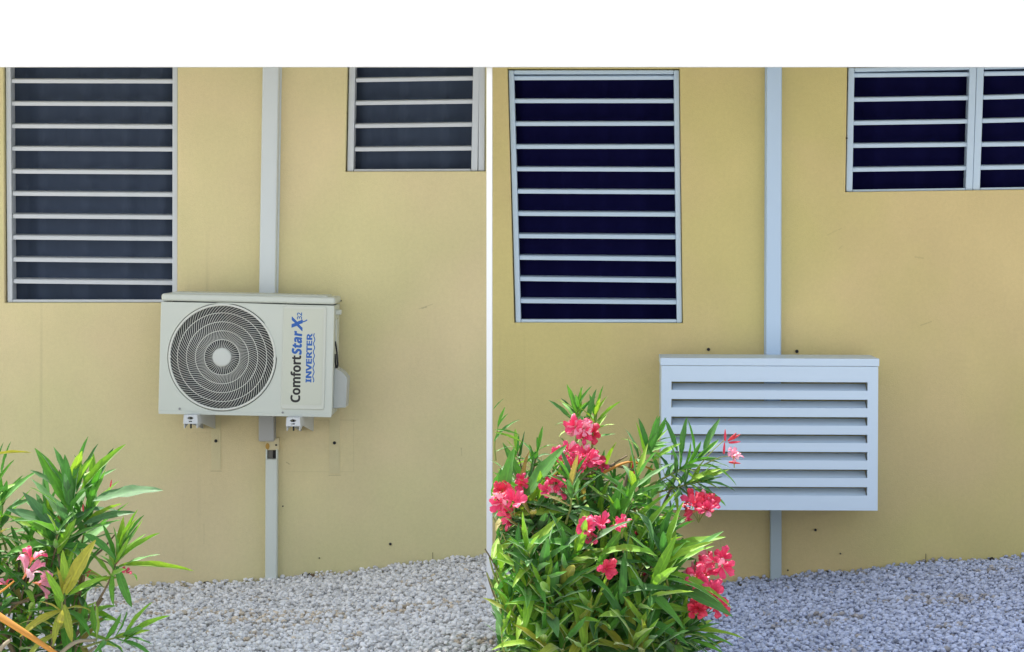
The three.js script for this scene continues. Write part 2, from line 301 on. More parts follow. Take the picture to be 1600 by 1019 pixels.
// ---------------------------------------------------------------- bare outdoor unit
{
  const zf = 0.36, S = F / (D - zf), c = P(382, 650, zf), ac = thing('air_conditioner', 'off-white outdoor air conditioner with round fan guard and blue lettering', 'air conditioner', [c.x - 0.016, c.y, 0]);
  ac.rotation.set(0, 0.045, -0.024);
  const X = px => (px - 382) / S, Y = py => (650 - py) / S;     // the unit's face, from its base
  const shell = std(lin(0.57, 0.60, 0.525), 0.45, { clearcoat: 0.15, clearcoatRoughness: 0.5 }), shade = std(lin(0.57, 0.60, 0.525), 0.5);
  const x0 = X(248), x1 = X(517.5), y0 = Y(648), y1 = Y(473);
  const fx = X(345), fy = Y(559), fr = 84.5 / S;
  // front panel with the fan opening
  const fs = new THREE.Shape(); const rc = 0.012;
  fs.moveTo(x0 + rc, y0); fs.lineTo(x1 - rc, y0); fs.quadraticCurveTo(x1, y0, x1, y0 + rc); fs.lineTo(x1, y1 - 0.0042); fs.lineTo(x0, y1 - 0.0042); fs.lineTo(x0, y0 + rc); fs.quadraticCurveTo(x0, y0, x0 + rc, y0);
  fs.holes.push(new THREE.Path().absarc(fx, fy, fr, 0, 7, true));
  mesh('front_panel', new THREE.ExtrudeGeometry(fs, { depth: 0.008, bevelEnabled: true, bevelSize: 0.003, bevelThickness: 0.003, bevelOffset: -0.003, bevelSegments: 2, curveSegments: 64 }).translate(0, 0, zf - 0.011), shell, ac);
  // cabinet: four sides and back, open to the front
  mesh('side_panel', box(x0 + 0.001, x0 + 0.006, y0 + 0.002, y1 - 0.004, 0.061, zf - 0.012), shell, ac);
  mesh('side_panel', box(x1 - 0.006, x1 - 0.001, y0 + 0.002, y1 - 0.004, 0.061, zf - 0.012), shell, ac);
  mesh('base_pan', box(x0 + 0.007, x1 - 0.007, y0 + 0.002, y0 + 0.012, 0.061, zf - 0.013), shell, ac);
  mesh('base_rim', box(x0 + 0.002, x1 - 0.002, y0 - 0.004, y0 + 0.011, zf + 0.0005, zf + 0.003, 0.001), shell, ac);
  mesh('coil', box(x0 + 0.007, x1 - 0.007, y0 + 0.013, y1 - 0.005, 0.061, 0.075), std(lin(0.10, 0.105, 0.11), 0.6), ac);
  mesh('partition', box(X(433), X(434), y0 + 0.013, y1 - 0.005, 0.076, zf - 0.013), shell, ac);
  // lid
  const lid = new RoundedBoxGeometry(X(518.8) - X(248.4), Y(461.5) - y1, zf + 0.004 - 0.058, 4, 0.012).translate((X(518.8) + X(248.4)) / 2, (Y(461.5) + y1) / 2, (zf + 0.004 + 0.058) / 2);
  mesh('lid', lid, shell, ac);
  mesh('lid_ridge', box(X(262), X(505), Y(462) - 0.001, Y(459.3), 0.09, 0.32, 0.003), shell, ac);
  // fan guard
  const guard = part('fan_guard', ac), pale = std(lin(0.66, 0.67, 0.60), 0.45);
  mesh('rim', new THREE.TorusGeometry(fr - 0.0075, 0.0052, 10, 96).translate(fx, fy, zf + 0.001), pale, guard);
  for (const k of [0.325, 0.49, 0.655, 0.82]) mesh('ring', new THREE.TorusGeometry(fr * k, 0.0016, 6, 80).translate(fx, fy, zf + 0.008 - 0.006 * k), pale, guard);
  const wires = [], nW = 90;
  for (let i = 0; i < nW; i++) {
    const a0 = i / nW * Math.PI * 2, pts = [];
    for (let k = 0; k <= 8; k++) { const t = k / 8, r = fr * (i % 2 ? 0.325 + 0.635 * t : 0.15 + 0.81 * t), t2 = (r / fr - 0.15) / 0.81, a = a0 - 0.78 * Math.pow(t2, 1.35); pts.push(V(fx + r * Math.cos(a), fy + r * Math.sin(a), zf + 0.0075 - 0.008 * t2 * t2)); }
    wires.push(new THREE.TubeGeometry(new THREE.CatmullRomCurve3(pts), 12, 0.00125, 5));
  }
  const wm = mesh('guard_wire', mergeGeometries(wires), pale, guard); wm.userData.kind = 'stuff';
  mesh('hub_disc', new THREE.LatheGeometry([[0, 0.006], [0.030, 0.0058], [0.038, 0.0045], [0.0415, 0.001], [0.0415, -0.004], [0, -0.004]].map(p => new THREE.Vector2(...p)), 40).rotateX(Math.PI / 2).translate(fx, fy, zf + 0.010), std(lin(0.58, 0.60, 0.55), 0.45), guard);
  for (const s of [-1, 1]) mesh('clip', new THREE.CylinderGeometry(0.006, 0.006, 0.008, 12).rotateX(Math.PI / 2).translate(fx + s * (fr - 0.010), fy - 0.002, zf + 0.004), pale, guard);
  // fan behind the guard
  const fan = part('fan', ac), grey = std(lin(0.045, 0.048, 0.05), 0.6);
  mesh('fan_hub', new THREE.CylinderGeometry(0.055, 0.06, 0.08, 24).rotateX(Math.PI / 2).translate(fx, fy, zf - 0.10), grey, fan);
  for (let k = 0; k < 3; k++) {
    const g = new THREE.PlaneGeometry(1, 1, 12, 8), p = g.attributes.position;
    for (let i = 0; i < p.count; i++) { const u = p.getX(i) + 0.5, v = p.getY(i) + 0.5, r = 0.05 + u * 0.165, a = k * 2.094 + (v - 0.5) * (1.1 + 0.5 * u) + 0.35 * u; p.setXYZ(i, fx + r * Math.cos(a), fy + r * Math.sin(a), zf - 0.10 + (v - 0.5) * 0.09); }
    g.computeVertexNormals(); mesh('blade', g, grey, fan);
  }
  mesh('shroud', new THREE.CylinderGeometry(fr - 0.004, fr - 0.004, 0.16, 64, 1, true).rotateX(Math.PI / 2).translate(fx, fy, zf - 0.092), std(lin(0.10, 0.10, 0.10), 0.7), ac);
  // raised panel with its printed label
  const lp = new THREE.Shape(), a = X(438), b = X(505.5), y2 = Y(638), y3 = Y(476.5), rr2 = 0.012;
  lp.moveTo(a + rr2, y2); lp.lineTo(b - rr2, y2); lp.quadraticCurveTo(b, y2, b, y2 + rr2); lp.lineTo(b, y3 - rr2); lp.quadraticCurveTo(b, y3, b - rr2, y3); lp.lineTo(a + rr2, y3); lp.quadraticCurveTo(a, y3, a, y3 - rr2); lp.lineTo(a, y2 + rr2); lp.quadraticCurveTo(a, y2, a + rr2, y2);
  const panel = mesh('label_panel', new THREE.ExtrudeGeometry(lp, { depth: 0.003, bevelEnabled: true, bevelSize: 0.004, bevelThickness: 0.004, bevelOffset: -0.004, bevelSegments: 3 }).translate(0, 0, zf - 0.001), std(lin(0.60, 0.615, 0.53), 0.4), ac);
  const cv = document.createElement('canvas'); cv.width = 512; cv.height = 1252;   // 8.35 canvas pixels to one of the photograph
  const c2 = cv.getContext('2d'), q = 8.35;
  c2.fillStyle = '#c6c9b8'; c2.fillRect(0, 0, 512, 1252);
  const put = (text, font, col, px, py, len, sk = 0, heavy = 4) => {   // text rising along the panel: baseline px, start py, length in photograph pixels
    c2.save(); c2.translate((px - 440) * q, (py - 480.5) * q); c2.rotate(-Math.PI / 2); c2.font = font; c2.fillStyle = col;
    const w = c2.measureText(text).width; c2.transform(len * q / w, 0, sk, 1, 0, 0); c2.lineWidth = heavy; c2.strokeStyle = col; c2.lineJoin = 'round'; c2.strokeText(text, 0, 0); c2.fillText(text, 0, 0); c2.restore();
  };
  put('Comfort', '158px sans-serif', '#0b0b0d', 467, 627.5, 73.5, 0, 13);
  put('Star', 'bold 168px sans-serif', '#0c55a5', 468, 553, 36.5, -0.12, 9);
  put('X', 'bold italic 190px sans-serif', '#0c55a5', 468.6, 515, 17, 0, 9);
  put('32', '84px sans-serif', '#1a5ea2', 467.4, 497.5, 11.5, 0, 5);
  put('INVERTER', '94px sans-serif', '#0f58a8', 484.2, 595.5, 76, 0, 9);
  c2.strokeStyle = '#0f58a8'; c2.lineWidth = 13; c2.beginPath();
  for (let k = 0; k <= 90; k++) { const yy = 595 - k / 90 * 76.5, xx = 487.4 + 0.9 * Math.sin(k * 0.42); const X2 = (xx - 439.8) * q, Y2 = (yy - 480.5) * q; k ? c2.lineTo(X2, Y2) : c2.moveTo(X2, Y2); }
  c2.stroke();
  c2.beginPath(); c2.lineWidth = 16; c2.moveTo((467.5 - 440) * q, (501 - 480.5) * q); c2.quadraticCurveTo((473 - 440) * q, (500.5 - 480.5) * q, (475.8 - 440) * q, (497.5 - 480.5) * q); c2.stroke();
  const ct = new THREE.CanvasTexture(cv); ct.colorSpace = THREE.SRGBColorSpace; ct.anisotropy = 8;
  mesh('printed_label', new THREE.PlaneGeometry(X(501.3) - X(440), Y(480.5) - Y(630.5)).translate((X(501.3) + X(440)) / 2, (Y(480.5) + Y(630.5)) / 2, zf + 0.0075), std(lin(1, 1, 1), 0.4, { map: ct }), panel);
  for (const [px, py] of [[281, 641], [441, 643.5]]) mesh('screw', new THREE.CylinderGeometry(0.0045, 0.005, 0.004, 12).rotateX(Math.PI / 2).translate(X(px), Y(py), zf + 0.0035), std(lin(0.25, 0.25, 0.25), 0.4), ac);
  // valve cover, handle, strap on the side
  const vs = new THREE.Shape([[x1, Y(638)], [X(537), Y(636)], [X(538.5), Y(590)], [X(531), Y(581)], [x1, Y(573)]].map(p => new THREE.Vector2(...p)));
  mesh('valve_cover', new THREE.ExtrudeGeometry(vs, { depth: 0.15, bevelEnabled: true, bevelSize: 0.003, bevelThickness: 0.003, bevelOffset: -0.003, bevelSegments: 2 }).translate(-0.001, 0, 0.12), std(lin(0.47, 0.49, 0.46), 0.5), ac);
  mesh('handle', new RoundedBoxGeometry(X(526) - X(517), 0.022, 0.06, 2, 0.005).translate(X(521), Y(486), 0.24), shell, ac);
  mesh('side_label', box(x1 - 0.001, x1 + 0.004, Y(536), Y(497), 0.14, 0.24, 0.001), shell, ac);
  mesh('strap', tubeOf([V(x1, Y(532), 0.27), V(x1 + 0.007, Y(545), 0.275), V(x1 + 0.012, Y(560), 0.28), V(x1 + 0.014, Y(570), 0.28), V(x1 + 0.008, Y(574), 0.275), V(x1 + 0.004, Y(566), 0.27), V(x1, Y(552), 0.265)], 0.0042, 30, 7), dark, ac);
  // wall brackets that carry it
  [[297.5, 648, 'notched steel bracket under the fan side of the outdoor unit'], [458, 652, 'notched steel bracket under the lettered side of the outdoor unit']].forEach(([px, py, label], i) => {
    const zt = 0.44, s = F / (D - zt), b0 = P(px, py, zt), br = thing('wall_bracket', label, 'bracket', [b0.x, b0.y, 0], 'brackets under the outdoor unit');
    const steel = std(lin(0.60, 0.62, 0.62), 0.4), w = 10.5 / s, top = 0.0;
    const plate = new THREE.Shape([[-w, 0.0], [w, 0.0], [w, 0.44 - 0.002], [-w, 0.44 - 0.002]].map(p => new THREE.Vector2(...p)));
    for (const zz of [0.395, 0.15]) plate.holes.push(new THREE.Path().absellipse(0, zz, w * 0.5, 0.013, 0, 7, true));
    plate.holes.push(new THREE.Path([[-w * 0.3, 0.422], [w * 0.3, 0.422], [w * 0.3, 0.428], [-w * 0.3, 0.428]].map(p => new THREE.Vector2(...p))));
    mesh('top_plate', new THREE.ExtrudeGeometry(plate, { depth: 0.003, bevelEnabled: false }).rotateX(Math.PI / 2).translate(0, -0.001, 0), steel, br);
    for (const sd of [-1, 1]) {
      const fl = new THREE.Shape([[0.0, -0.10], [0.0, -0.004], [0.438, -0.004], [0.438, -0.060], [0.425, -0.060], [0.34, -0.045]].map(p => new THREE.Vector2(...p)));
      mesh('flange', new THREE.ExtrudeGeometry(fl, { depth: 0.003, bevelEnabled: false }).rotateY(-Math.PI / 2).translate(sd * (w - 0.002) + 0.0015, 0, 0), steel, br);
    }
    mesh('end_plate', (() => { const e = new THREE.Shape([[-w, -0.002], [w, -0.002], [w * 1.08, -0.040], [-w * 1.08, -0.040]].map(p => new THREE.Vector2(...p))); e.holes.push(new THREE.Path().absellipse(0, -0.015, w * 0.45, 0.0062, 0, 7, true), new THREE.Path([[-w * 0.25, -0.032], [w * 0.25, -0.032], [w * 0.25, -0.027], [-w * 0.25, -0.027]].map(p => new THREE.Vector2(...p)))); return new THREE.ExtrudeGeometry(e, { depth: 0.003, bevelEnabled: false }).translate(0, 0, 0.439); })(), steel, br);
    mesh('bolt', new THREE.CylinderGeometry(0.004, 0.004, 0.05, 8).translate(0, -0.036, 0.43), dark, br);
    mesh('rubber_pad', new THREE.CylinderGeometry(0.016, 0.018, 0.012, 14).translate(0, 0.003, 0.30), dark, br);
  });
}

// ---------------------------------------------------------------- louvred cover
{
  const zf = 0.40, S = F / (D - zf), c = P(1202, 798, zf), box0 = thing('louvred_cover', 'boxy pale blue-white louvred cover fixed over the pipe cover', 'cover', [c.x, c.y, 0]);
  box0.rotation.z = -0.004;
  const X = px => (px - 1202) / S, Y = py => (798 - py) / S, m = std(lin(0.58, 0.70, 0.81), 0.42, { clearcoat: 0.12, clearcoatRoughness: 0.5 });  // white cover; the blue of the light is put into this colour
  const x0 = X(1032.5), x1 = X(1371.5), y0 = Y(797.5), y1 = Y(572.3), T = 0.018;
  const s = new THREE.Shape([[x0, y0], [x1, y0], [x1, y1], [x0, y1]].map(p => new THREE.Vector2(...p)));
  const slots = [597, 624.3, 651.7, 679, 706.2, 733.6, 761].map(y => [Y(y + 13), Y(y)]), sx0 = X(1048.5), sx1 = X(1355);
  for (const [a, b] of slots) s.holes.push(new THREE.Path([[sx0, a], [sx1, a], [sx1, b], [sx0, b]].map(p => new THREE.Vector2(...p))));
  mesh('front_panel', new THREE.ExtrudeGeometry(s, { depth: 0.014, bevelEnabled: true, bevelSize: 0.0012, bevelThickness: 0.0012, bevelOffset: -0.0012, bevelSegments: 2 }).translate(0, 0, zf - 0.0152), m, box0);
  for (const [a, b] of slots) {
    const h = b - a, sl = new THREE.Shape([[0.0165, a + 0.0005], [0.0185, a - 0.003], [0.066, b - 0.0125], [0.063, b - 0.011]].map(p => new THREE.Vector2(...p)));
    mesh('louvre', new THREE.ExtrudeGeometry(sl, { depth: sx1 - sx0 - 0.008, bevelEnabled: false }).rotateY(Math.PI / 2).translate(sx0 + 0.004, 0, zf), m, box0);
  }
  mesh('side_panel', box(x0 + 0.0005, x0 + 0.0065, y0 + 0.001, y1 - 0.001, 0.002, zf - 0.018), m, box0);
  mesh('side_panel', box(x1 - 0.0065, x1 - 0.0005, y0 + 0.001, y1 - 0.001, 0.002, zf - 0.018), m, box0);
  mesh('lid', box(X(1031), X(1373), y1 + 0.0016, Y(560), 0.064, zf + 0.002, 0.002), m, box0);
}

// ---------------------------------------------------------------- litter on the stones
{
  const bark = std(lin(0.035, 0.03, 0.025), 0.9), dry = std(lin(0.16, 0.10, 0.05), 0.9);
  const on = (px, py) => { let z = 0.05; for (let k = 0; k < 40; k++) { const p = P(px, py, z), g = groundY(p.x, z) + 0.012; z += (g - p.y) > 0 ? -0.02 : 0.02; z = Math.max(0.03, z); } const p = P(px, py, z); return V(p.x, groundY(p.x, z) + 0.014, z); };
  [[323, 929, 'dark stone chip on the gravel near the bare conduit'], [488, 943, 'dark curled leaf on the gravel below the bare conduit'], [475, 998, 'flat grey chip in the gravel at the picture foot'], [1292, 940, 'round dark bit in the gravel right of the conduit'], [1550, 948, 'black knob in the gravel at the far edge'], [1190, 977, 'dull dark chip in the gravel below the conduit']].forEach(([px, py, label], i) => {
    const c = on(px, py), g = mergeVertices(new THREE.IcosahedronGeometry(1, 2).deleteAttribute('uv').deleteAttribute('normal')), p = g.attributes.position;
    for (let k = 0; k < p.count; k++) { const v = V(p.getX(k), p.getY(k), p.getZ(k)); v.multiplyScalar(1 + 0.5 * PN.noise(v.x * 1.4 + i * 5, v.y * 1.4, v.z * 1.4)); p.setXYZ(k, v.x * 0.015, v.y * 0.008, v.z * 0.011); }
    g.computeVertexNormals();
    const o = mesh(numbered('litter_chip'), g, i % 2 ? dry : bark, scene); if (i === 4 || i === 3) o.material = bark; o.position.copy(c); o.rotation.y = i * 1.3; o.userData = { label, category: 'litter', group: 'dark litter on the gravel' };
  });
  const t = on(676, 884), tw = mesh(numbered('twig'), tubeOf([V(0, -0.03, 0), V(0.001, 0.01, 0.001), V(0.0, 0.042, -0.004)], 0.0016, 8, 5), bark, scene);
  tw.position.copy(t); tw.userData = { label: 'thin dark twig standing in the gravel against the pale wall', category: 'twig' };
  const u = on(1447, 886), tv = mesh(numbered('twig'), tubeOf([V(0, -0.03, 0), V(-0.001, 0.01, 0.001), V(0.0, 0.034, -0.004)], 0.0016, 8, 5), bark, scene);
  tv.position.copy(u); tv.userData = { label: 'thin dark twig standing in the gravel against the deeper yellow wall', category: 'twig' };
  const w = on(482, 977), ts = mesh(numbered('twig'), tubeOf([V(-0.012, 0.002, 0.04), V(0.004, 0.008, 0.0), V(0.0, 0.004, -0.035), V(0.012, 0.006, -0.06)], 0.003, 12, 5), bark, scene);
  ts.position.copy(w); ts.userData = { label: 'short bent twig lying flat on the gravel', category: 'twig' };
}

// ---------------------------------------------------------------- oleanders
// leaf: long lance shape, folded along the midrib, arching; base at the origin, growing along +y, upper face +z
const leafTex = (() => dataTex(64, 256, (u, v) => {
  const d = Math.abs(u - 0.5) * 2, vein = Math.pow(Math.abs(Math.sin((v * 46 + d * 5) * Math.PI)), 6) * 0.06, rib = d < 0.09 ? 0.32 : d < 0.13 ? 0.1 : 0;
  const b = 0.88 + 0.11 * noise2(u * 4, v * 14, 4, 2) + vein + rib * 0.7; return [b + rib * 0.16, b + rib * 0.06, b - 0.03];
}))();
function leafGeo(bend, fold, width, twist) {
  const nu = 4, nv = 9, pos = [], uv = [], idx = [];
  for (let j = 0; j <= nv; j++) {
    const t = j / nv, w = width * Math.pow(Math.sin(Math.PI * Math.min(1, 0.035 + 0.965 * Math.pow(t, 0.86))), 0.8) * (t > 0.995 ? 0.04 : 1) + 0.004;
    const ang = bend * t, y = bend ? Math.sin(ang) / bend : t, z = bend ? -(1 - Math.cos(ang)) / bend : 0, tw = twist * t;
    for (let i = 0; i <= nu; i++) {
      const s = i / nu * 2 - 1, x = s * w, f = Math.abs(s) * w * fold + 0.012 * Math.sin(t * 17 + s) * Math.abs(s) * (w / 0.08);
      pos.push(x * Math.cos(tw) - f * Math.sin(tw), y + f * Math.sin(ang), z + f * Math.cos(ang) * Math.cos(tw) + x * Math.sin(tw)); uv.push(i / nu, t);
    }
  }
  for (let j = 0; j < nv; j++) for (let i = 0; i < nu; i++) { const a = j * (nu + 1) + i; idx.push(a, a + 1, a + nu + 1, a + 1, a + nu + 2, a + nu + 1); }
  const g = new THREE.BufferGeometry(); g.setAttribute('position', new THREE.Float32BufferAttribute(pos, 3)); g.setAttribute('uv', new THREE.Float32BufferAttribute(uv, 2)); g.setIndex(idx); g.computeVertexNormals(); return g;
}
const leafGeos = [leafGeo(0.15, 0.5, 0.086, 0.2), leafGeo(0.5, 0.35, 0.08, -0.3), leafGeo(0.85, 0.45, 0.074, 0.3), leafGeo(1.3, 0.3, 0.08, -0.2), leafGeo(-0.25, 0.5, 0.078, 0.4), leafGeo(0.35, 0.25, 0.095, 0.0), leafGeo(0.25, 0.9, 0.07, -0.15)];
const leafMat = (r, g, b) => new THREE.MeshPhysicalMaterial({ color: lin(r, g, b), map: leafTex, roughness: 0.9, transmission: 0.4, thickness: 0, clearcoat: 0.25, clearcoatRoughness: 0.4, side: THREE.DoubleSide });
const greens = { deep: [leafMat(0.045, 0.20, 0.02), leafMat(0.06, 0.25, 0.022), leafMat(0.075, 0.27, 0.035)], mid: [leafMat(0.10, 0.38, 0.02), leafMat(0.14, 0.43, 0.022), leafMat(0.09, 0.34, 0.03)], lime: [leafMat(0.26, 0.56, 0.02), leafMat(0.34, 0.58, 0.025)], brown: [leafMat(0.24, 0.17, 0.05), leafMat(0.40, 0.33, 0.06), leafMat(0.09, 0.30, 0.03)], yellow: [leafMat(0.48, 0.47, 0.03), leafMat(0.38, 0.45, 0.03)], blue: [leafMat(0.085, 0.25, 0.07), leafMat(0.11, 0.28, 0.09)] };
const stemMats = [std(lin(0.16, 0.12, 0.07), 0.8), std(lin(0.24, 0.27, 0.07), 0.7), std(lin(0.34, 0.29, 0.20), 0.85), std(lin(0.50, 0.22, 0.03), 0.7)];
const pinks = [std(lin(0.70, 0.03, 0.085), 0.6, { transmission: 0.3, thickness: 0, side: THREE.DoubleSide }), std(lin(0.82, 0.05, 0.17), 0.6, { transmission: 0.3, thickness: 0, side: THREE.DoubleSide }), std(lin(0.84, 0.30, 0.42), 0.6, { transmission: 0.3, thickness: 0, side: THREE.DoubleSide }), std(lin(0.88, 0.52, 0.58), 0.6, { transmission: 0.3, thickness: 0, side: THREE.DoubleSide }), std(lin(0.50, 0.02, 0.03), 0.6)];
const throat = std(lin(0.72, 0.26, 0.10), 0.6, { transmission: 0.2, thickness: 0, side: THREE.DoubleSide });

class Plant {
  constructor(root, label, minPx, maxPx) {
    this.g = thing('oleander', label, 'shrub', [root.x, root.y, root.z], 'flowering oleanders before the wall');
    this.o = root; this.n = 0; this.extra = {}; this.minPx = minPx; this.maxPx = maxPx; this.leaves = [];
  }
  stem(pts, r, m = 0, name = 'stem') {
    const c = new THREE.CatmullRomCurve3(pts.map(p => p.clone().sub(this.o))), g = new THREE.TubeGeometry(c, pts.length * 6, r, 7);
    const p = g.attributes.position, nr = 8, ns = pts.length * 6 + 1;                // taper to the tip
    for (let i = 0; i < ns; i++) { const q = c.getPointAt(i / (ns - 1)), k = 1 - 0.45 * i / (ns - 1) + 0.08 * noise2(i * 0.7, r * 900, 2, 2); for (let j = 0; j < nr; j++) { const n = i * nr + j; p.setXYZ(n, q.x + (p.getX(n) - q.x) * k, q.y + (p.getY(n) - q.y) * k, q.z + (p.getZ(n) - q.z) * k); } }
    g.computeVertexNormals(); return mesh(name, g, stemMats[m], this.g);
  }
  leaf(base, dir, len, tone, up = null, kind = -1, wide = 1) {
    const y = dir.clone().normalize(), u = up ? up.clone() : V(rr(-0.35, 0.35), 1, rr(-0.2, 0.5));
    let z = u.sub(y.clone().multiplyScalar(u.dot(y))); if (z.lengthSq() < 1e-3) z = V(0, 0, 1).sub(y.clone().multiplyScalar(y.z)); z.normalize();
    const x = y.clone().cross(z).normalize(), m = new THREE.Matrix4().makeBasis(x, y, z), k = kind >= 0 ? kind : Math.floor(rnd() * leafGeos.length);
    const tip = base.clone().addScaledVector(y, len); const [px, py] = toPx(tip), [bx] = toPx(base), least = this.minPx - (py > 900 ? 8 : 0);
    if (px < least || px > this.maxPx || bx < least) return;
    if (tip.z < 0.1) return;
    const set = greens[tone], mat = set[Math.floor(rnd() * set.length)];
    this.leaves.push({ k, mat, base: base.clone().sub(this.o), q: new THREE.Quaternion().setFromRotationMatrix(m), s: V(len * wide, len, len) });
  }
  // a leafy shoot: whorls of three along the upper stem, spreading below and upright at the tip
  shoot(base, tip, n, len, tones, { spread = 1, r = 0.0045, m = 1, start = 0.25, mid = null } = {}) {
    const pts = mid ? [base, mid, tip] : [base, base.clone().lerp(tip, 0.5).add(V(rr(-0.012, 0.012), rr(-0.006, 0.006), rr(-0.02, 0.02))), tip];
    this.stem(pts, r, m); const c = new THREE.CatmullRomCurve3(pts); let a = rnd() * 6.28;
    for (let i = 0; i < n; i++) {
      const w = Math.floor(i / 3) / Math.max(1, Math.ceil(n / 3) - 1), t = start + (1 - start) * w, at = c.getPointAt(Math.min(1, t)), ax = c.getTangentAt(Math.min(1, t));
      a += 2.094 + (i % 3 === 0 ? 1.05 : 0) + rr(-0.3, 0.3);
      const side = V(1, 0, 0).sub(ax.clone().multiplyScalar(ax.x)).normalize(), other = ax.clone().cross(side);
      const open = spread * (1.25 - 0.85 * w + rr(-0.18, 0.18));
      const dir = ax.clone().multiplyScalar(Math.cos(open)).addScaledVector(side, Math.sin(open) * Math.cos(a)).addScaledVector(other, Math.sin(open) * Math.sin(a));
      const l = len * rr(0.75, 1.15) * (1 - 0.22 * w);
      this.leaf(at, dir, l, tones[Math.floor(rnd() * tones.length)], ax.clone().add(V(rr(-0.2, 0.2), 0.6, 0.15)), open < 0.5 ? [0, 4, 6, 5][Math.floor(rnd() * 4)] : -1);
    }
  }
  flower(at, dir, size, col, petals = 5, tube = true) {
    const f = part('flower', this.g); f.position.copy(at.clone().sub(this.o));
    f.quaternion.setFromUnitVectors(V(0, 1, 0), dir.clone().normalize());
    if (tube) mesh('throat', throatGeo, throat, f).scale.setScalar(size);
    for (let i = 0; i < petals; i++) {
      const inner = i >= 5, a = i * 1.2566 + (inner ? 0.6 : 0) + rr(-0.2, 0.2), p = mesh('petal', petalGeos[Math.floor(rnd() * 3)], pinks[rnd() < (col < 2 ? 0.9 : 0.65) ? col : Math.min(3, col + 1)], f);
      p.rotation.set(0, a, 0); const s = size * (inner ? rr(0.6, 0.85) : rr(0.85, 1.12)); p.scale.set(s, s * (inner ? 1.15 : 1), s * (inner ? 0.6 : 1));
    }
  }
  cluster(px, py, z, n, spreadPx, size, col, petals) {
    const c = P(px, py, z);
    for (let i = 0; i < n; i++) {
      const at = P(px + rr(-1, 1) * spreadPx, py + rr(-1, 1) * spreadPx * 0.8, z + rr(-0.05, 0.06)), dir = at.clone().sub(c).multiplyScalar(9).add(V(rr(-0.5, 0.5), rr(-0.2, 0.9), rr(0.2, 0.9)));
      if (toPx(at)[0] < this.minPx + 8) continue;
      this.flower(at, dir, size * rr(0.8, 1.15), col, petals, rnd() < 0.5);
      this.stem([c.clone().add(V(0, -0.05, -0.03)), c.clone().lerp(at, 0.5).add(V(0, -0.02, -0.01)), at], 0.0018, 1, 'flower_stalk');
    }
  }
  bud(px, py, z, dir, len) { const b = mesh('bud', budGeo, pinks[rnd() < 0.5 ? 4 : 0], this.g); b.position.copy(P(px, py, z).sub(this.o)); b.quaternion.setFromUnitVectors(V(0, 1, 0), dir.clone().normalize()); b.scale.setScalar(len); }
  finish() {                                                     // the leaves that show largest stand alone, the rest are one mass
    const rank = this.leaves.map((l, i) => [l, (l.base.z + this.o.z) + l.s.y * 2 + (i % 7) * 0.004]).sort((a, b) => b[1] - a[1]).map(a => a[0]);
    rank.slice(0, 300).forEach(l => { const o = mesh('leaf', leafGeos[l.k], l.mat, this.g); o.position.copy(l.base); o.quaternion.copy(l.q); o.scale.copy(l.s); });
    const rest = new Map(); for (const l of rank.slice(300)) { const g = leafGeos[l.k].clone().applyMatrix4(new THREE.Matrix4().compose(l.base, l.q, l.s)); rest.has(l.mat) ? rest.get(l.mat).push(g) : rest.set(l.mat, [g]); }
    for (const [m, gs] of rest) { const o = mesh('foliage', mergeGeometries(gs), m, this.g); o.userData.kind = 'stuff'; }
  }
}
const throatGeo = new THREE.LatheGeometry([[0.03, -0.55], [0.05, -0.4], [0.09, -0.15], [0.16, 0.02]].map(p => new THREE.Vector2(...p)), 10);
const budGeo = new THREE.LatheGeometry([[0.001, 0], [0.07, 0.08], [0.1, 0.35], [0.085, 0.6], [0.04, 0.9], [0.001, 1]].map(p => new THREE.Vector2(...p)), 9);
const petalGeos = [0, 1, 2].map(k => {
  const g = new THREE.PlaneGeometry(1, 1, 6, 6), p = g.attributes.position;
  for (let i = 0; i < p.count; i++) {
    const s = p.getX(i) * 2, t = p.getY(i) + 0.5, w = (0.07 + 0.30 * Math.pow(t, 0.8)) * (t > 0.75 ? Math.sqrt(Math.max(0.05, 1 - Math.pow((t - 0.75) / 0.29, 2))) : 1);
    const out = 0.12 + t * (0.72 + 0.1 * k), upw = (0.75 - 0.12 * k) * Math.sin(t * (1.5 + 0.45 * k)) - 0.1 + 0.10 * Math.sin(s * 4.5 + k * 2 + t * 5) * t;
    p.setXYZ(i, out - 0.10 * s * s * t, upw + 0.16 * s * (k - 0.6) * t, s * w + 0.1 * t);
  }
  g.computeVertexNormals(); return g;
});

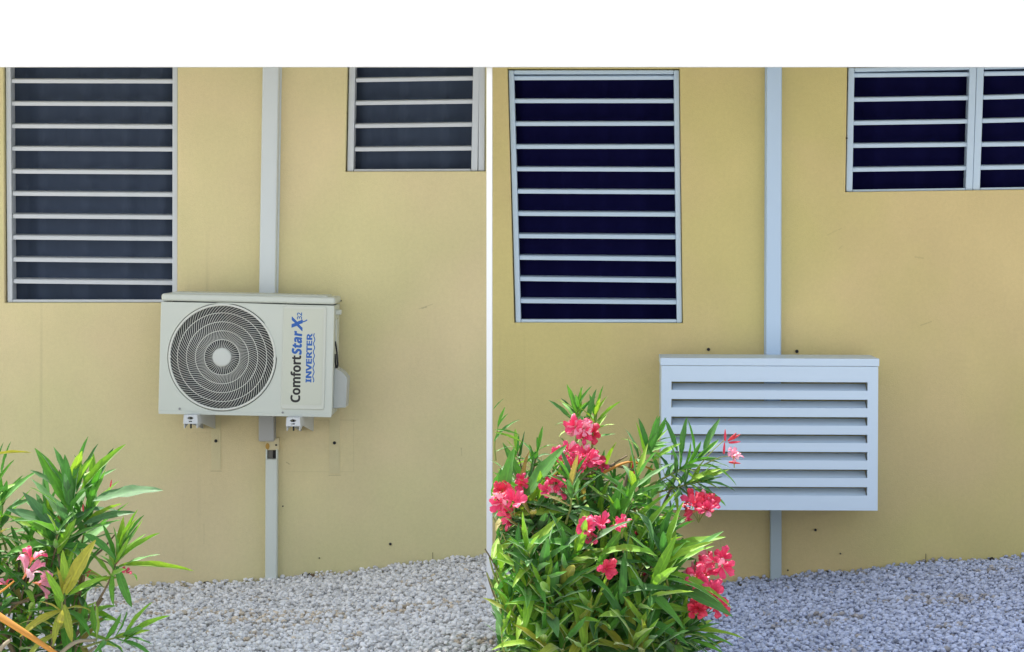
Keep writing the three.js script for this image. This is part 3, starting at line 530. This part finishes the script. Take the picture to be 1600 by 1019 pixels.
// --- left-hand shrub
{
  const z0 = 2.38, gy = P(60, 1100, z0), root = V(gy.x, groundY(gy.x, z0), z0);
  const pl = new Plant(root, 'oleander with one pale pink bloom beside the bare conduit gravel', -260, 330);
  const Q = (px, py, dz = 0) => P(px, py, z0 + dz);
  const trunk = (px, py, dz, r, m = 0) => pl.stem([root.clone().add(V(rr(-0.05, 0.05), -0.05, dz * 0.5)), root.clone().lerp(Q(px, py, dz), 0.55).add(V(rr(-0.03, 0.03), 0, 0)), Q(px, py, dz)], r, m);
  trunk(95, 880, 0.0, 0.010); trunk(160, 935, 0.05, 0.009); trunk(10, 880, -0.1, 0.011); trunk(-60, 860, 0, 0.011); trunk(80, 985, 0.15, 0.008); trunk(150, 1010, 0.1, 0.008, 2);
  // tall central shoot and its neighbours
  pl.shoot(Q(95, 880), Q(108, 768), 24, 0.225, ['mid', 'deep', 'lime', 'blue', 'mid'], { spread: 0.95, start: 0.2 });
  pl.shoot(Q(120, 880, -0.08), Q(142, 775, -0.06), 18, 0.21, ['mid', 'lime', 'deep', 'mid'], { spread: 0.8 });
  pl.shoot(Q(80, 890, -0.12), Q(72, 800, -0.1), 15, 0.2, ['deep', 'blue', 'mid'], { spread: 1.0 });
  // named big leaves
  const big = (b, t, tone, zb = 0, zt = 0, k = 5, wide = 1) => { const B = Q(b[0], b[1], zb), T = Q(t[0], t[1], zt); pl.leaf(B, T.clone().sub(B), B.distanceTo(T), tone, V(rr(-0.3, 0.3), 0.85, rr(0.4, 0.8)), k, wide); };
  big([112, 800], [64, 696], 'mid', 0.02, 0.06, 5, 1.1); big([120, 770], [148, 692], 'deep', 0.02, 0.04, 0, 1); big([128, 765], [188, 690], 'lime', 0, 0.02, 6); big([116, 782], [127, 682], 'mid', 0.03, 0.06, 6, 0.8);
  big([146, 782], [246, 750], 'blue', 0.06, 0.14, 5, 1.25); big([100, 828], [14, 786], 'blue', 0.05, 0.12, 5, 1.2); big([92, 840], [42, 765], 'blue', 0.06, 0.1, 5, 1.1); big([130, 820], [205, 786], 'blue', 0, 0.03, 1); big([98, 852], [2, 838], 'mid', 0.06, 0.13, 2, 1.2);
  big([108, 790], [102, 712], 'deep', 0.04, 0.07, 5, 1.1); big([132, 835], [182, 860], 'mid', 0.08, 0.14, 2, 1.3); big([96, 765], [50, 728], 'deep', -0.02, 0.0, 5);
  // right-hand shoot
  pl.shoot(Q(150, 945, 0.05), Q(186, 862, 0.06), 15, 0.17, ['lime', 'mid', 'lime', 'mid'], { spread: 0.75, m: 0, start: 0.55, mid: Q(172, 905, 0.06) });
  big([186, 885], [300, 882], 'lime', 0.06, 0.1, 6, 0.55); big([186, 875], [243, 828], 'lime', 0.06, 0.1, 6, 0.9); big([188, 872], [212, 820], 'mid', 0.06, 0.1, 0); big([182, 885], [203, 950], 'mid', 0.06, 0.14, 3, 1.1); big([184, 878], [205, 795], 'lime', 0.06, 0.1, 6, 0.5); big([176, 898], [172, 946], 'mid', 0.07, 0.12, 1, 1.2);
  // yellow-green shoot in front
  pl.shoot(Q(82, 1010, 0.2), Q(98, 930, 0.2), 9, 0.15, ['yellow', 'lime', 'yellow'], { spread: 0.9, start: 0.3 });
  big([103, 928], [138, 843], 'yellow', 0.2, 0.24, 5, 1.35); big([98, 940], [72, 892], 'lime', 0.2, 0.24, 0, 1.2); big([104, 930], [98, 860], 'lime', 0.19, 0.2, 0, 1.1); big([108, 930], [156, 895], 'lime', 0.2, 0.24, 1); big([96, 955], [24, 975], 'yellow', 0.2, 0.3, 2, 1.2); big([100, 945], [112, 1000], 'yellow', 0.22, 0.3, 3, 1.2); big([92, 960], [82, 1000], 'yellow', 0.22, 0.3, 3, 1.3);
  big([92, 990], [20, 1012], 'yellow', 0.2, 0.3, 3, 1.1);
  // lower right spray
  pl.shoot(Q(130, 1012, 0.12), Q(192, 994, 0.14), 12, 0.15, ['mid', 'lime', 'mid'], { spread: 0.95, start: 0.3 });
  big([195, 996], [230, 938], 'lime', 0.14, 0.18, 6, 0.8); big([196, 998], [258, 956], 'lime', 0.14, 0.2, 6, 1); big([194, 1002], [240, 1012], 'mid', 0.14, 0.2, 2); big([190, 1006], [222, 980], 'mid', 0.14, 0.15, 0); big([150, 990], [140, 945], 'mid', 0.1, 0.12, 5, 1.2);
  // left edge shoots
  pl.shoot(Q(-25, 900, -0.1), Q(-10, 770, -0.1), 18, 0.19, ['mid', 'deep', 'mid', 'lime'], { spread: 0.9 });
  pl.shoot(Q(10, 860, -0.15), Q(4, 790, -0.15), 12, 0.17, ['deep', 'mid'], { spread: 1.0 });
  big([8, 780], [47, 732], 'mid', -0.05, 0, 5); big([-12, 712], [46, 702], 'yellow', 0, 0.03, 6, 0.5); big([2, 740], [14, 690], 'mid', -0.05, -0.03, 0, 0.7); big([8, 800], [44, 772], 'deep', -0.05, 0, 1); big([-8, 745], [2, 692], 'deep', -0.05, -0.02, 0, 0.7);
  // fill through the body of the shrub
  for (let i = 0; i < 42; i++) { const x = rr(-70, 120), y = rr(835, 1020); pl.shoot(Q(x, y + 50, rr(-0.25, 0.1)), Q(x + rr(-20, 25), y - 20, rr(-0.25, 0.1)), 12, rr(0.13, 0.19), ['deep', 'mid', 'lime', 'mid', 'brown'], { spread: 1.15, m: 0 }); }
  for (let i = 0; i < 6; i++) { const x = rr(-200, -60), y = rr(760, 980); pl.shoot(Q(x, y + 70, rr(-0.2, 0.2)), Q(x + rr(-20, 20), y - 30, rr(-0.2, 0.2)), 15, 0.19, ['deep', 'mid', 'lime'], { spread: 1.0, m: 0 }); trunk(x, y + 70, 0, 0.008); }
  // bare sticks
  pl.stem([Q(-30, 945, 0.30), Q(40, 990, 0.32), Q(100, 1030, 0.30)], 0.014, 3, 'bare_stick');
  pl.stem([Q(60, 1060, 0.2), Q(115, 1005, 0.17), Q(150, 1000, 0.12)], 0.010, 2, 'bare_stick'); pl.stem([Q(-20, 1040, 0.25), Q(6, 1008, 0.22), Q(16, 1000, 0.22)], 0.011, 2, 'bare_stick'); pl.stem([Q(-20, 945, 0.08), Q(30, 942, 0.08), Q(66, 928, 0.05)], 0.008, 0, 'bare_stick');
  pl.stem([Q(130, 880, 0.0), Q(156, 862, 0), Q(180, 835, 0)], 0.005, 0, 'bare_stick'); pl.stem([Q(145, 870, 0.02), Q(165, 878, 0.03), Q(180, 887, 0.04)], 0.003, 4 % 4, 'bare_stick');
  // blooms
  pl.stem([Q(-15, 935, 0.22), Q(5, 922, 0.22), Q(22, 908, 0.22)], 0.005, 3, 'flower_stalk');
  pl.flower(Q(43, 893, 0.22), V(0.6, 0.9, 0.25), 0.062, 2, 5); pl.flower(Q(62, 912, 0.2), V(1, -0.1, 0.3), 0.052, 2, 4); pl.flower(Q(50, 872, 0.2), V(0.35, 1, 0.1), 0.05, 1, 4);
  pl.flower(Q(10, 912, 0.12), V(-0.3, 0.8, 0.5), 0.03, 1, 4); pl.flower(Q(196, 895, 0.02), V(0.3, 0.6, 0.6), 0.022, 1, 4, false); pl.flower(Q(124, 905, 0.0), V(0.3, 0.6, 0.6), 0.022, 2, 4, false);
  for (const [x, y, d] of [[172, 762, V(0.2, 1, 0.1)], [168, 778, V(0.5, 0.6, 0.1)], [178, 884, V(0.6, 0.6, 0)], [132, 898, V(0.6, 0.4, 0)], [136, 902, V(0.4, 0.9, 0.2)], [92, 905, V(0.7, 0.4, 0.4)], [130, 800, V(0, 1, 0.2)]]) pl.bud(x, y, z0 + 0.03, d, 0.03);
  pl.finish();
}
// --- right-hand shrub
{
  const z0 = 2.38, gy = P(930, 1100, z0), root = V(gy.x, groundY(gy.x, z0), z0);
  const pl = new Plant(root, 'oleander full of crimson blooms before the louvred cover', 771, 1180);
  const Q = (px, py, dz = 0) => P(px, py, z0 + dz);
  const trunk = (px, py, dz, r, m = 0) => pl.stem([root.clone().add(V(rr(-0.12, 0.12), -0.05, dz * 0.5)), root.clone().lerp(Q(px, py, dz), 0.5).add(V(rr(-0.03, 0.03), 0, 0)), Q(px, py, dz)], r, m);
  const big = (b, t, tone, zb = 0, zt = 0, k = 5, wide = 1) => { const B = Q(b[0], b[1], zb), T = Q(t[0], t[1], zt); pl.leaf(B, T.clone().sub(B), B.distanceTo(T), tone, V(rr(-0.3, 0.3), 0.85, rr(0.35, 0.8)), k, wide); };
  trunk(895, 700, -0.15, 0.010); trunk(865, 760, -0.1, 0.010); trunk(985, 720, -0.15, 0.010); trunk(1050, 760, -0.1, 0.009); trunk(960, 830, 0.1, 0.009); trunk(1020, 880, 0.15, 0.009); trunk(820, 880, 0.05, 0.009); trunk(1060, 960, 0.1, 0.008); trunk(880, 930, 0.2, 0.009, 2);
  // top
  pl.shoot(Q(898, 705, -0.15), Q(902, 640, -0.15), 18, 0.115, ['mid', 'deep', 'mid', 'lime'], { spread: 1.0, start: 0.45 });
  pl.shoot(Q(925, 700, -0.15), Q(930, 652, -0.15), 12, 0.11, ['lime', 'mid', 'lime'], { spread: 0.95, start: 0.3 });
  big([900, 650], [888, 600], 'mid', -0.15, -0.13, 0); big([918, 660], [930, 608], 'deep', -0.15, -0.13, 0); big([935, 660], [966, 624], 'lime', -0.15, -0.1, 6, 0.8); big([893, 655], [862, 622], 'deep', -0.15, -0.12, 1); big([905, 655], [908, 604], 'lime', -0.15, -0.15, 6, 0.6); big([930, 668], [938, 602], 'mid', -0.16, -0.15, 6, 0.6);
  // bare stems in the middle
  for (const [a, b, c, m] of [[[848, 795], [866, 760], [900, 705], 0], [[856, 800], [880, 755], [905, 700], 0], [[842, 780], [862, 745], [880, 720], 2], [[870, 800], [900, 750], [930, 700], 0], [[925, 735], [955, 728], [1000, 738], 0], [[900, 745], [940, 735], [980, 712], 0], [[940, 740], [985, 722], [1022, 735], 3], [[870, 745], [910, 748], [960, 752], 2]]) pl.stem([Q(...a, -0.1), Q(...b, -0.12), Q(...c, -0.14)], 0.0055, m, 'bare_stick');
  // right arm
  pl.shoot(Q(985, 735, -0.15), Q(1022, 692, -0.14), 18, 0.13, ['mid', 'deep', 'lime', 'mid'], { spread: 0.95, start: 0.4 });
  big([1012, 705], [1000, 653], 'deep', -0.14, -0.13, 0); big([1018, 705], [1028, 650], 'mid', -0.12, -0.1, 5); big([1008, 715], [996, 660], 'lime', -0.14, -0.12, 6, 0.6); big([1020, 720], [1058, 688], 'lime', -0.1, -0.06, 5, 1.1);
  pl.shoot(Q(1000, 765, -0.12), Q(1090, 718, -0.1), 27, 0.135, ['deep', 'deep', 'mid', 'mid', 'lime'], { spread: 1.15, start: 0.35 });
  pl.shoot(Q(1010, 775, -0.1), Q(1095, 752, -0.06), 21, 0.125, ['mid', 'deep', 'lime', 'deep'], { spread: 1.05, start: 0.35 });
  big([1065, 712], [1068, 652], 'deep', -0.1, -0.08, 5, 0.9); big([1100, 705], [1119, 652], 'deep', -0.1, -0.08, 5, 1.2); big([1058, 705], [1040, 652], 'deep', -0.1, -0.1, 0, 0.8); big([1085, 710], [1078, 655], 'mid', -0.1, -0.1, 6, 0.6); big([1100, 725], [1158, 738], 'mid', -0.08, -0.02, 2, 0.7); big([1095, 755], [1146, 748], 'deep', -0.06, 0, 2, 0.8); big([1085, 765], [1140, 770], 'mid', -0.06, 0, 3, 0.7); big([1078, 752], [1122, 728], 'lime', -0.06, -0.02, 5);
  // tall broad leaves on the left
  big([783, 812], [790, 700], 'mid', 0.12, 0.18, 5, 1.15); big([816, 782], [872, 690], 'mid', 0.1, 0.16, 5, 1.25); big([826, 790], [858, 712], 'lime', 0.1, 0.12, 0, 1); big([800, 806], [876, 790], 'lime', 0.12, 0.18, 5, 1); big([868, 850], [866, 800], 'mid', 0.1, 0.14, 5, 1.3);
  // central crown
  pl.shoot(Q(950, 870, 0.1), Q(966, 800, 0.1), 18, 0.165, ['lime', 'mid', 'mid', 'deep'], { spread: 0.85, start: 0.3 });
  big([955, 815], [966, 750], 'mid', 0.12, 0.15, 5, 1.25); big([960, 830], [996, 746], 'mid', 0.12, 0.15, 0, 1.1); big([985, 870], [1052, 762], 'lime', 0.14, 0.22, 0, 0.8); big([964, 850], [1035, 764], 'lime', 0.1, 0.14, 6, 0.6); big([930, 870], [870, 800], 'mid', 0.15, 0.2, 1, 0.9); big([962, 870], [960, 815], 'lime', 0.16, 0.2, 0, 0.9);
  pl.shoot(Q(990, 905, 0.15), Q(1030, 845, 0.15), 21, 0.165, ['mid', 'lime', 'deep', 'mid'], { spread: 1.0, start: 0.25 });
  big([1025, 868], [1126, 826], 'lime', 0.16, 0.24, 5, 0.95); big([1020, 880], [1082, 862], 'deep', 0.16, 0.22, 1, 1.1); big([1000, 850], [1046, 806], 'deep', 0.12, 0.14, 5, 1.2); big([1010, 855], [1070, 805], 'mid', 0.12, 0.16, 0, 1); big([1015, 890], [1152, 908], 'lime', 0.2, 0.32, 2, 0.7); big([985, 905], [1080, 965], 'mid', 0.22, 0.32, 2, 0.95); big([1015, 900], [1040, 905], 'lime', 0.2, 0.26, 3, 1.3);
  // long arching leaves in front
  big([935, 862], [796, 822], 'mid', 0.24, 0.34, 1, 0.75); big([930, 905], [1000, 985], 'deep', 0.24, 0.34, 2, 0.9); big([905, 940], [955, 1015], 'deep', 0.26, 0.34, 2, 1); big([985, 1015], [1015, 960], 'lime', 0.24, 0.28, 0, 0.9); big([850, 960], [835, 870], 'deep', 0.18, 0.22, 5, 0.9); big([778, 850], [790, 892], 'lime', 0.15, 0.2, 3, 1.4);
  // low right spray over the gravel
  pl.shoot(Q(1020, 1010, 0.1), Q(1080, 990, 0.12), 21, 0.15, ['mid', 'lime', 'deep', 'mid'], { spread: 1.1, start: 0.2 });
  pl.shoot(Q(1000, 960, 0.05), Q(1065, 935, 0.06), 18, 0.15, ['deep', 'mid', 'deep'], { spread: 1.1, start: 0.2 });
  big([1075, 992], [1146, 990], 'mid', 0.12, 0.18, 2, 0.8); big([1080, 1000], [1130, 1012], 'mid', 0.12, 0.18, 1, 0.8); big([1065, 945], [1122, 975], 'deep', 0.08, 0.14, 2, 0.9); big([1112, 1012], [1140, 996], 'yellow', 0.1, 0.12, 0, 0.7);
  // the mass of the shrub
  for (let i = 0; i < 92; i++) {
    const y = rr(770, 1040), lim = y < 850 ? 1000 : y < 920 ? 1040 : 1080, x = rr(772, lim), dz = rr(-0.3, 0.16), lean = (x - 930) / 900;
    pl.shoot(Q(x - lean * 60, y + 45, dz), Q(x + lean * 40 + rr(-18, 18), y - 20, dz + rr(-0.03, 0.06)), 15, rr(0.15, 0.225), [['deep', 'mid', 'deep', 'lime'], ['mid', 'lime', 'deep'], ['deep', 'deep', 'mid', 'brown']][i % 3], { spread: 1.15, m: i % 4 ? 1 : 0 });
  }
  for (let i = 0; i < 34; i++) {                                 // long leaves arching out in front
    const x = rr(800, 1050), y = rr(850, 1030), a = rr(-0.7, 2.3), l = rr(70, 130), ox = Math.cos(a) * l, oy = -Math.sin(a) * l * 0.8, dz = rr(0.1, 0.26);
    big([x, y], [x + ox, y + oy], ['mid', 'lime', 'deep', 'mid', 'lime'][i % 5], dz, dz + rr(0.02, 0.12), [1, 2, 3, 5][i % 4], rr(0.6, 0.9));
  }
  for (let i = 0; i < 28; i++) {                                 // front shoots leaning out to the light
    const x = i < 9 ? rr(762, 830) : rr(830, 1060), y = rr(850, 1020), dz = rr(0.1, 0.25), lx = rr(-25, 55);
    pl.shoot(Q(x, y + 60, dz - 0.04), Q(x + lx, y, dz + 0.05), 12, rr(0.18, 0.265), [['lime', 'mid', 'lime'], ['mid', 'deep', 'mid', 'lime'], ['mid', 'lime', 'yellow', 'lime']][i % 3], { spread: rr(0.75, 1.05), start: 0.35 });
  }
  for (let i = 0; i < 12; i++) { const x = rr(800, 960), y = rr(705, 790), dz = rr(-0.3, -0.15); pl.shoot(Q(x, y + 50, dz), Q(x + rr(-15, 15), y, dz), 12, 0.11, ['deep', 'mid', 'lime'], { spread: 1.1, m: 0 }); }
  // blooms
  const R = (x, y, dz, n, sp, s, col, pet = 9) => pl.cluster(x, y, z0 + dz, n, sp, s, col, pet);
  R(902, 668, -0.08, 3, 14, 0.038, 2, 8); R(912, 676, -0.07, 3, 14, 0.038, 1, 8); R(925, 684, -0.1, 2, 10, 0.036, 0, 8); R(908, 714, 0.02, 5, 18, 0.038, 1); R(925, 722, -0.06, 4, 14, 0.038, 0); R(882, 706, 0.02, 3, 12, 0.034, 1); R(866, 765, 0.12, 4, 20, 0.036, 1); R(804, 790, 0.2, 5, 22, 0.042, 1); R(788, 768, 0.14, 3, 14, 0.038, 0); R(813, 756, 0.04, 2, 5, 0.03, 1);
  R(928, 828, 0.3, 4, 16, 0.038, 1); R(972, 820, 0.28, 2, 9, 0.036, 1); R(940, 884, 0.3, 2, 12, 0.036, 0); R(990, 842, 0.04, 2, 8, 0.03, 0); R(1092, 796, 0.0, 6, 18, 0.038, 0); R(1104, 788, 0.02, 3, 12, 0.036, 1); R(1118, 878, 0.15, 4, 12, 0.042, 1); R(1100, 902, 0.15, 3, 14, 0.042, 1); R(1106, 938, 0.16, 5, 20, 0.046, 0); R(1124, 922, 0.18, 2, 12, 0.042, 1); R(1009, 900, 0.0, 2, 8, 0.028, 0); R(975, 936, 0.05, 2, 10, 0.026, 0); R(932, 970, 0.12, 1, 6, 0.026, 0);
  big([1040, 905], [1142, 918], 'mid', 0.26, 0.34, 2, 0.6);
  R(1148, 710, -0.04, 3, 7, 0.026, 2, 6);
  pl.stem([Q(1085, 738, -0.1), Q(1110, 708, -0.07), Q(1134, 686, -0.06)], 0.0025, 1, 'flower_stalk'); pl.stem([Q(1100, 726, -0.08), Q(1125, 715, -0.05), Q(1146, 712, -0.04)], 0.0025, 1, 'flower_stalk');
  for (const [x, y, d] of [[1133, 690, V(0.0, 1, 0.1)], [1137, 690, V(0.7, 0.7, 0.1)], [1140, 688, V(0.9, 0.5, 0.1)], [1138, 692, V(1, 0.1, 0.1)], [1131, 710, V(0.05, 1, 0.1)], [1138, 722, V(1, -0.1, 0.2)], [985, 745, V(0.6, 0.7, 0.2)], [988, 732, V(0.2, 0.9, 0.2)]]) pl.bud(x, y, z0 - 0.05, d, 0.045);
  // a leafy tip reaching in by the added white upright
  pl.shoot(Q(774, 720, -0.02), Q(778, 668, -0.02), 6, 0.09, ['mid', 'lime', 'deep'], { spread: 1.0 });
  big([772, 690], [800, 646], 'mid', 0, 0.02, 2, 0.8); big([773, 672], [812, 672], 'mid', 0, 0.02, 1, 0.6); big([771, 640], [786, 622], 'mid', 0, 0.02, 0, 0.6); big([773, 676], [818, 684], 'lime', 0, 0.02, 1, 0.5);
  pl.finish();
}
renderer.render(scene, camera);
